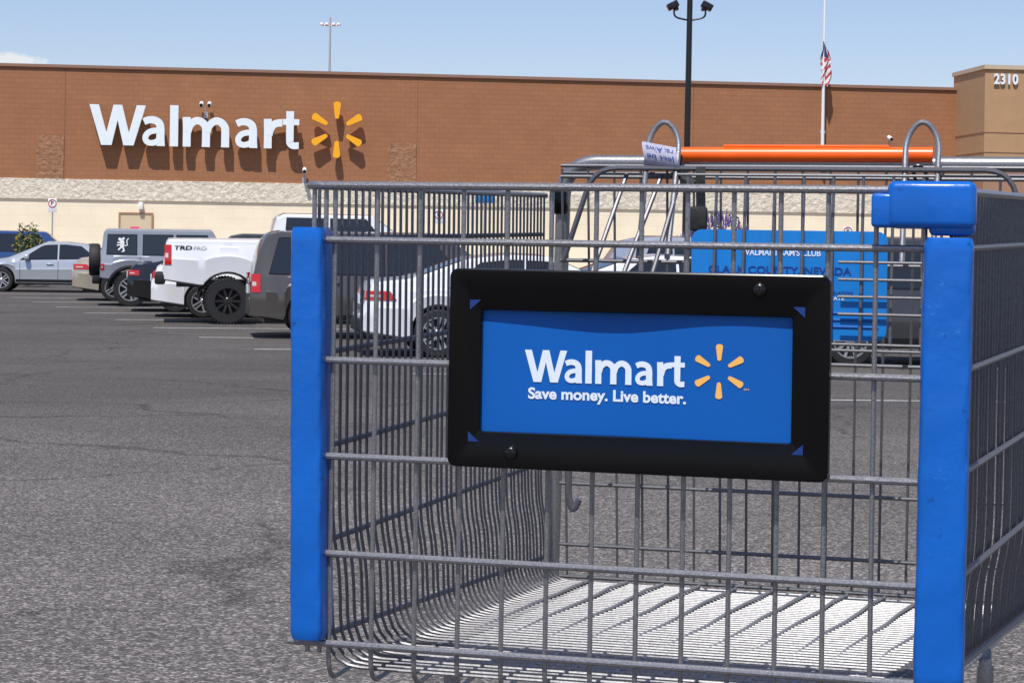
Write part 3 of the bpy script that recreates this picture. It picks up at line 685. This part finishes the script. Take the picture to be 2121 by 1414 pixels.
flap=mk('seat_flap',m,M_blueflap,cart)
for txt,w,h_,x,z,mm in (("WALMART/SAM'S CLUB",.093,.0078,-.046,.991,M_cardw),('CLARK COUNTY, NEVADA',.168,.0105,-.085,.968,M_cardd),('VIOLATION',.03,.0035,.055,.947,M_cardd),('STATE',.02,.004,.055,.940,M_cardw)):
    t=text_mb(txt,w,h_,offset=.02); mk('lettering',place(t,lambda v:G(x+v.x,z+v.y,.1767)),mm,flap,smooth=False)
m=MB()
for z in (.925,.917,.909): m.tube([G(-.1,z,.176),G(.115,z,.176)],.0016)
mk('flap_rib',m,M_card,flap)
m=MB()
rows=[[G(-.118+.012*k,1.10-.12*i/8+.004*math.sin(i),.07+.004*math.sin(i*1.3)) for k in (0,1)] for i in range(9)]; m.grid(rows)
m.box(G(-.113,1.035,.08),(.022,.012,.03),FA,bev=.003); m.box(G(-.112,1.003,.08),(.018,.01,.034),FA,bev=.003); m.box(G(-.112,.978,.08),(.024,.01,.016),FA,bev=.003)
m.tube(fillet([G(-.15,1.112,.03),G(-.14,1.085,.05),G(-.12,1.075,.06)],.02),.009,n=8)
mk('seat_belt',m,M_dark,cart)
m=MB(); rows=[]
def labpt(u,a): return G(-.186+.044*u-.004*math.sin(a),1.116-.008*u+.0165*math.sin(a),.050+.016*math.cos(a))
for i in range(11):
    a=math.pi*(-.42+.95*i/10); rows.append([labpt(0,a),labpt(.5,a),labpt(1,a)])
m.grid(rows); lb=mk('care_label',m,M_cloth,cart)
for txt,a0 in (('re: Alwa',.32),('ject be',-.30)):
    t=text_mb(txt,.8,.5,offset=.01)
    mk('label_lettering',place(t,lambda v:labpt(.9-v.x,a0+.5-v.y)+NF*.0008+UP*.0003),M_cardd,lb,smooth=False)
m=MB(); m.tube(fillet([G(.15,1.085,.05),G(.145,1.10,.06),G(.155,1.105,.06),G(.165,1.09,.06),G(.16,1.06,.06)],.01),.0022); mk('cable_tie',m,M_black,cart)
def bumper(P0,w,d,z0,z1,inn,lean=0):
    L=[]; H=60
    for i in range(H+1):
        f=i/H; z=z0+(z1-z0)*f; k=1-.10*max(0,1-f/.015)-.10*max(0,1-(1-f)/.015)
        row=[]
        for a in range(32):
            t=2*math.pi*a/32; c,s_=math.cos(t),math.sin(t); e=.30
            x=math.copysign(abs(c)**e,c)*w/2; y=math.copysign(abs(s_)**e,s_)*d/2
            wob=1+.010*math.sin(i*.31+a*.4)+.009*math.sin(i*.83+a*1.1)
            row.append(P0+EF*(x*k*wob+inn+lean*(1-f))+NF*(y*k*wob+.002)+UP*z)
        L.append(row)
    m=MB(); m.loops(L,True,True,True); return m
mk('corner_bumper',bumper(FL,.0280,.034,.673,1.011,-.001,.005),M_blue,cart,angle=60)
mk('corner_bumper',bumper(FR,.0375,.034,.668,1.010,.000,-.003),M_blue,cart,angle=60)
m=MB(); m.box(FR+EF*-.013+NF*.0+UP*1.0345,(.066,.044,.036),FA,bev=.006,seg=4); m.box(FR+EF*-.044+NF*.003+UP*1.030,(.028,.034,.026),FA,bev=.003,seg=3)
m.box(FR+EF*.002+NF*.0+UP*1.0175,(.034,.036,.012),FA,bev=.004,seg=3)
mk('corner_cap',m,M_blue,cart,angle=60)
SC=Vector((.0997,1.5338,0))
def SP(x,z,off): return SC+EF*x+NF*off+UP*z
def rr2(cx,cz,w,h_,r_,n=6):
    pts=[]
    for (sx,sz,a0) in ((1,-1,-90),(1,1,0),(-1,1,90),(-1,-1,180)):
        ox=cx+sx*(w/2-r_); oz=cz+sz*(h_/2-r_)
        for k in range(n+1):
            a=math.radians(a0+90*k/n); pts.append((ox+r_*math.cos(a),oz+r_*math.sin(a)))
    return pts
m=MB(); lo=[]
def lp(cx,cz,w,h_,r_,off): lo.append([SP(x,z,off) for x,z in rr2(cx,cz,w,h_,r_)])
lp(.003,.9005,.3025,.1585,.007,.005); lp(.003,.9005,.3025,.1585,.007,.0206); lp(.003,.9005,.3020,.1580,.0068,.0216); lp(.003,.9005,.3000,.1560,.006,.0222)
lp(.003,.9005,.2990,.1550,.0055,.0222); lp(.0022,.8985,.2490,.0990,.002,.0222); lp(.0022,.8985,.2480,.0980,.002,.0220); lp(.0022,.8985,.2470,.0970,.002,.0212); lp(.0022,.8985,.2465,.0965,.0015,.006)
m.loops(lo,True,True,True)
fr=mk('sign_frame',m,M_blk,cart,angle=22)
def coff(x):
    return .0168-.0036*math.exp(-((x+.005)/.06)**2)-.0012*math.sin((x+.12)*26)
def cardpt(v,e=0): return SP(v[0],v[1],coff(v[0])+e)
m=MB(); m.grid([[cardpt((-.122+.2485*i/40,.8495+.098*j/6)) for i in range(41)] for j in range(7)])
card=mk('sign_card',m,M_card,fr)
def ctext(txt,x0,x1,z0,z1,mm,off,sp_=1.0,nm='lettering'):
    t=text_mb(txt,x1-x0,z1-z0,offset=off,spacing=sp_)
    mk(nm,place(t,lambda v:cardpt((x0+v.x,z0+v.y),.0006)),mm,card,smooth=False)
mk('lettering',place(wordmark(.1287,.026),lambda v:cardpt((-.0868+v.x,.8905+v.y),.0006+v.z)),M_cardw,card,smooth=False)
ctext('Save money. Live better.',-.0836,.0434,.8742,.8862,M_cardw,.032)
ctext('SM',.0885,.0925,.8895,.891,M_cardy,.0)
mk('spark_emblem',place(spark(.0222,0),lambda v:cardpt((.0691+v.x,.9035+v.y),.0006)),M_cardy,card,smooth=False)
for sx,sz in ((-1,1),(1,1),(1,-1),(-1,-1)):
    m=MB()
    cx=.0022+sx*.128; cz=.8985+sz*.0545
    a=SP(cx+sx*.005,cz+sz*.002,.0229); b=SP(cx-sx*.004,cz+sz*.002,.0229); c=SP(cx+sx*.005,cz-sz*.006,.0229)
    m.add([a,b,c],[(0,1,2)])
    mk('card_corner',m,M_cardc,fr,smooth=False,recalc=False)
for x,z in ((.100,.9676),(-.0955,.834)):
    m=MB(); c=SP(x,z,.022); m.lathe([(.0058,0),(.0056,.0018),(.0042,.0034),(.0018,.004)],c,NF,20)
    m.box(c+NF*.004,(.006,.0006,.0012),FA); m.box(c+NF*.004,(.0012,.0006,.006),FA)
    mk('screw',m,M_screw,fr)
for x,o_ in ((-.322,-.02),(.345,-.02),(-.19,.72),(.15,.72)):
    m=MB(); c=G(x,.062,o_); m.lathe([(.03,-.014),(.058,-.014),(.062,-.008),(.062,.008),(.058,.014),(.03,.014)],c,EF,24)
    w_=mk('castor_wheel',m,M_dark,cart)
    m=MB(); m.box(c+EF*.02+UP*.02,(.003,.03,.08),FA); m.box(c-EF*.02+UP*.02,(.003,.03,.08),FA); m.box(c+UP*.06,(.043,.04,.004),FA); mk('castor_fork',m,M_steel,w_)
# ------------------------------------------------------------ light, sky, camera
sd=Vector((-.13,-.46,.88)).normalized()
w=bpy.data.worlds.new("World"); S.world=w; w.use_nodes=True; nt=w.node_tree; bg=nt.nodes['Background']; N=nt.nodes; K=nt.links
sk=N.new('ShaderNodeTexSky'); sk.sky_type='NISHITA'; sk.sun_disc=False
sk.sun_elevation=math.asin(sd.z); sk.sun_rotation=math.atan2(sd.x,sd.y)%(2*math.pi); sk.dust_density=.6; sk.ozone_density=3.0; sk.air_density=1.0
tc=N.new('ShaderNodeTexCoord')
ti=N.new('ShaderNodeVectorMath'); ti.operation='MULTIPLY'; ti.inputs[1].default_value=(.99,.915,1.0); K.new(sk.outputs[0],ti.inputs[0])
sb=N.new('ShaderNodeVectorMath'); sb.operation='SUBTRACT'; sb.inputs[1].default_value=(-.252,.9637,.0870); K.new(tc.outputs['Generated'],sb.inputs[0])
ml=N.new('ShaderNodeVectorMath'); ml.operation='MULTIPLY'; ml.inputs[1].default_value=(55,0,230); K.new(sb.outputs[0],ml.inputs[0])
ln=N.new('ShaderNodeVectorMath'); ln.operation='LENGTH'; K.new(ml.outputs[0],ln.inputs[0])
nz=N.new('ShaderNodeTexNoise'); nz.inputs['Scale'].default_value=160; nz.inputs['Detail'].default_value=5; K.new(tc.outputs['Generated'],nz.inputs['Vector'])
ma=N.new('ShaderNodeMath'); ma.operation='MULTIPLY_ADD'; ma.inputs[1].default_value=1.6; K.new(nz.outputs['Fac'],ma.inputs[0]); K.new(ln.outputs['Value'],ma.inputs[2])
mr=N.new('ShaderNodeMapRange'); mr.inputs[1].default_value=1.3; mr.inputs[2].default_value=1.8; mr.inputs[3].default_value=.8; mr.inputs[4].default_value=0; K.new(ma.outputs[0],mr.inputs[0])
mx=N.new('ShaderNodeMix'); mx.data_type='RGBA'; K.new(mr.outputs[0],mx.inputs[0]); K.new(ti.outputs[0],mx.inputs[6]); mx.inputs[7].default_value=(6.6,6.7,6.8,1)
K.new(mx.outputs[2],bg.inputs[0]); bg.inputs[1].default_value=.132
sl=bpy.data.lights.new('sun','SUN'); sl.energy=4.9; sl.angle=math.radians(.5); sl.color=(1,.96,.90)
so=bpy.data.objects.new('sun',sl); COL.objects.link(so); so.rotation_euler=sd.to_track_quat('Z','Y').to_euler()
cd=bpy.data.cameras.new('camera'); cd.sensor_width=36; cd.lens=4000/2121*36; cd.shift_y=-202/2121; cd.clip_end=3000; cd.clip_start=.05
co=bpy.data.objects.new('camera',cd); COL.objects.link(co); co.location=(0,0,1)
co.rotation_mode='QUATERNION'
co.rotation_quaternion=(Matrix.Rotation(-.016,3,'Y')@Matrix.Rotation(math.radians(90),3,'X')).to_quaternion()
S.camera=co
S.view_settings.view_transform='Standard'; S.view_settings.look='None'; S.view_settings.exposure=0
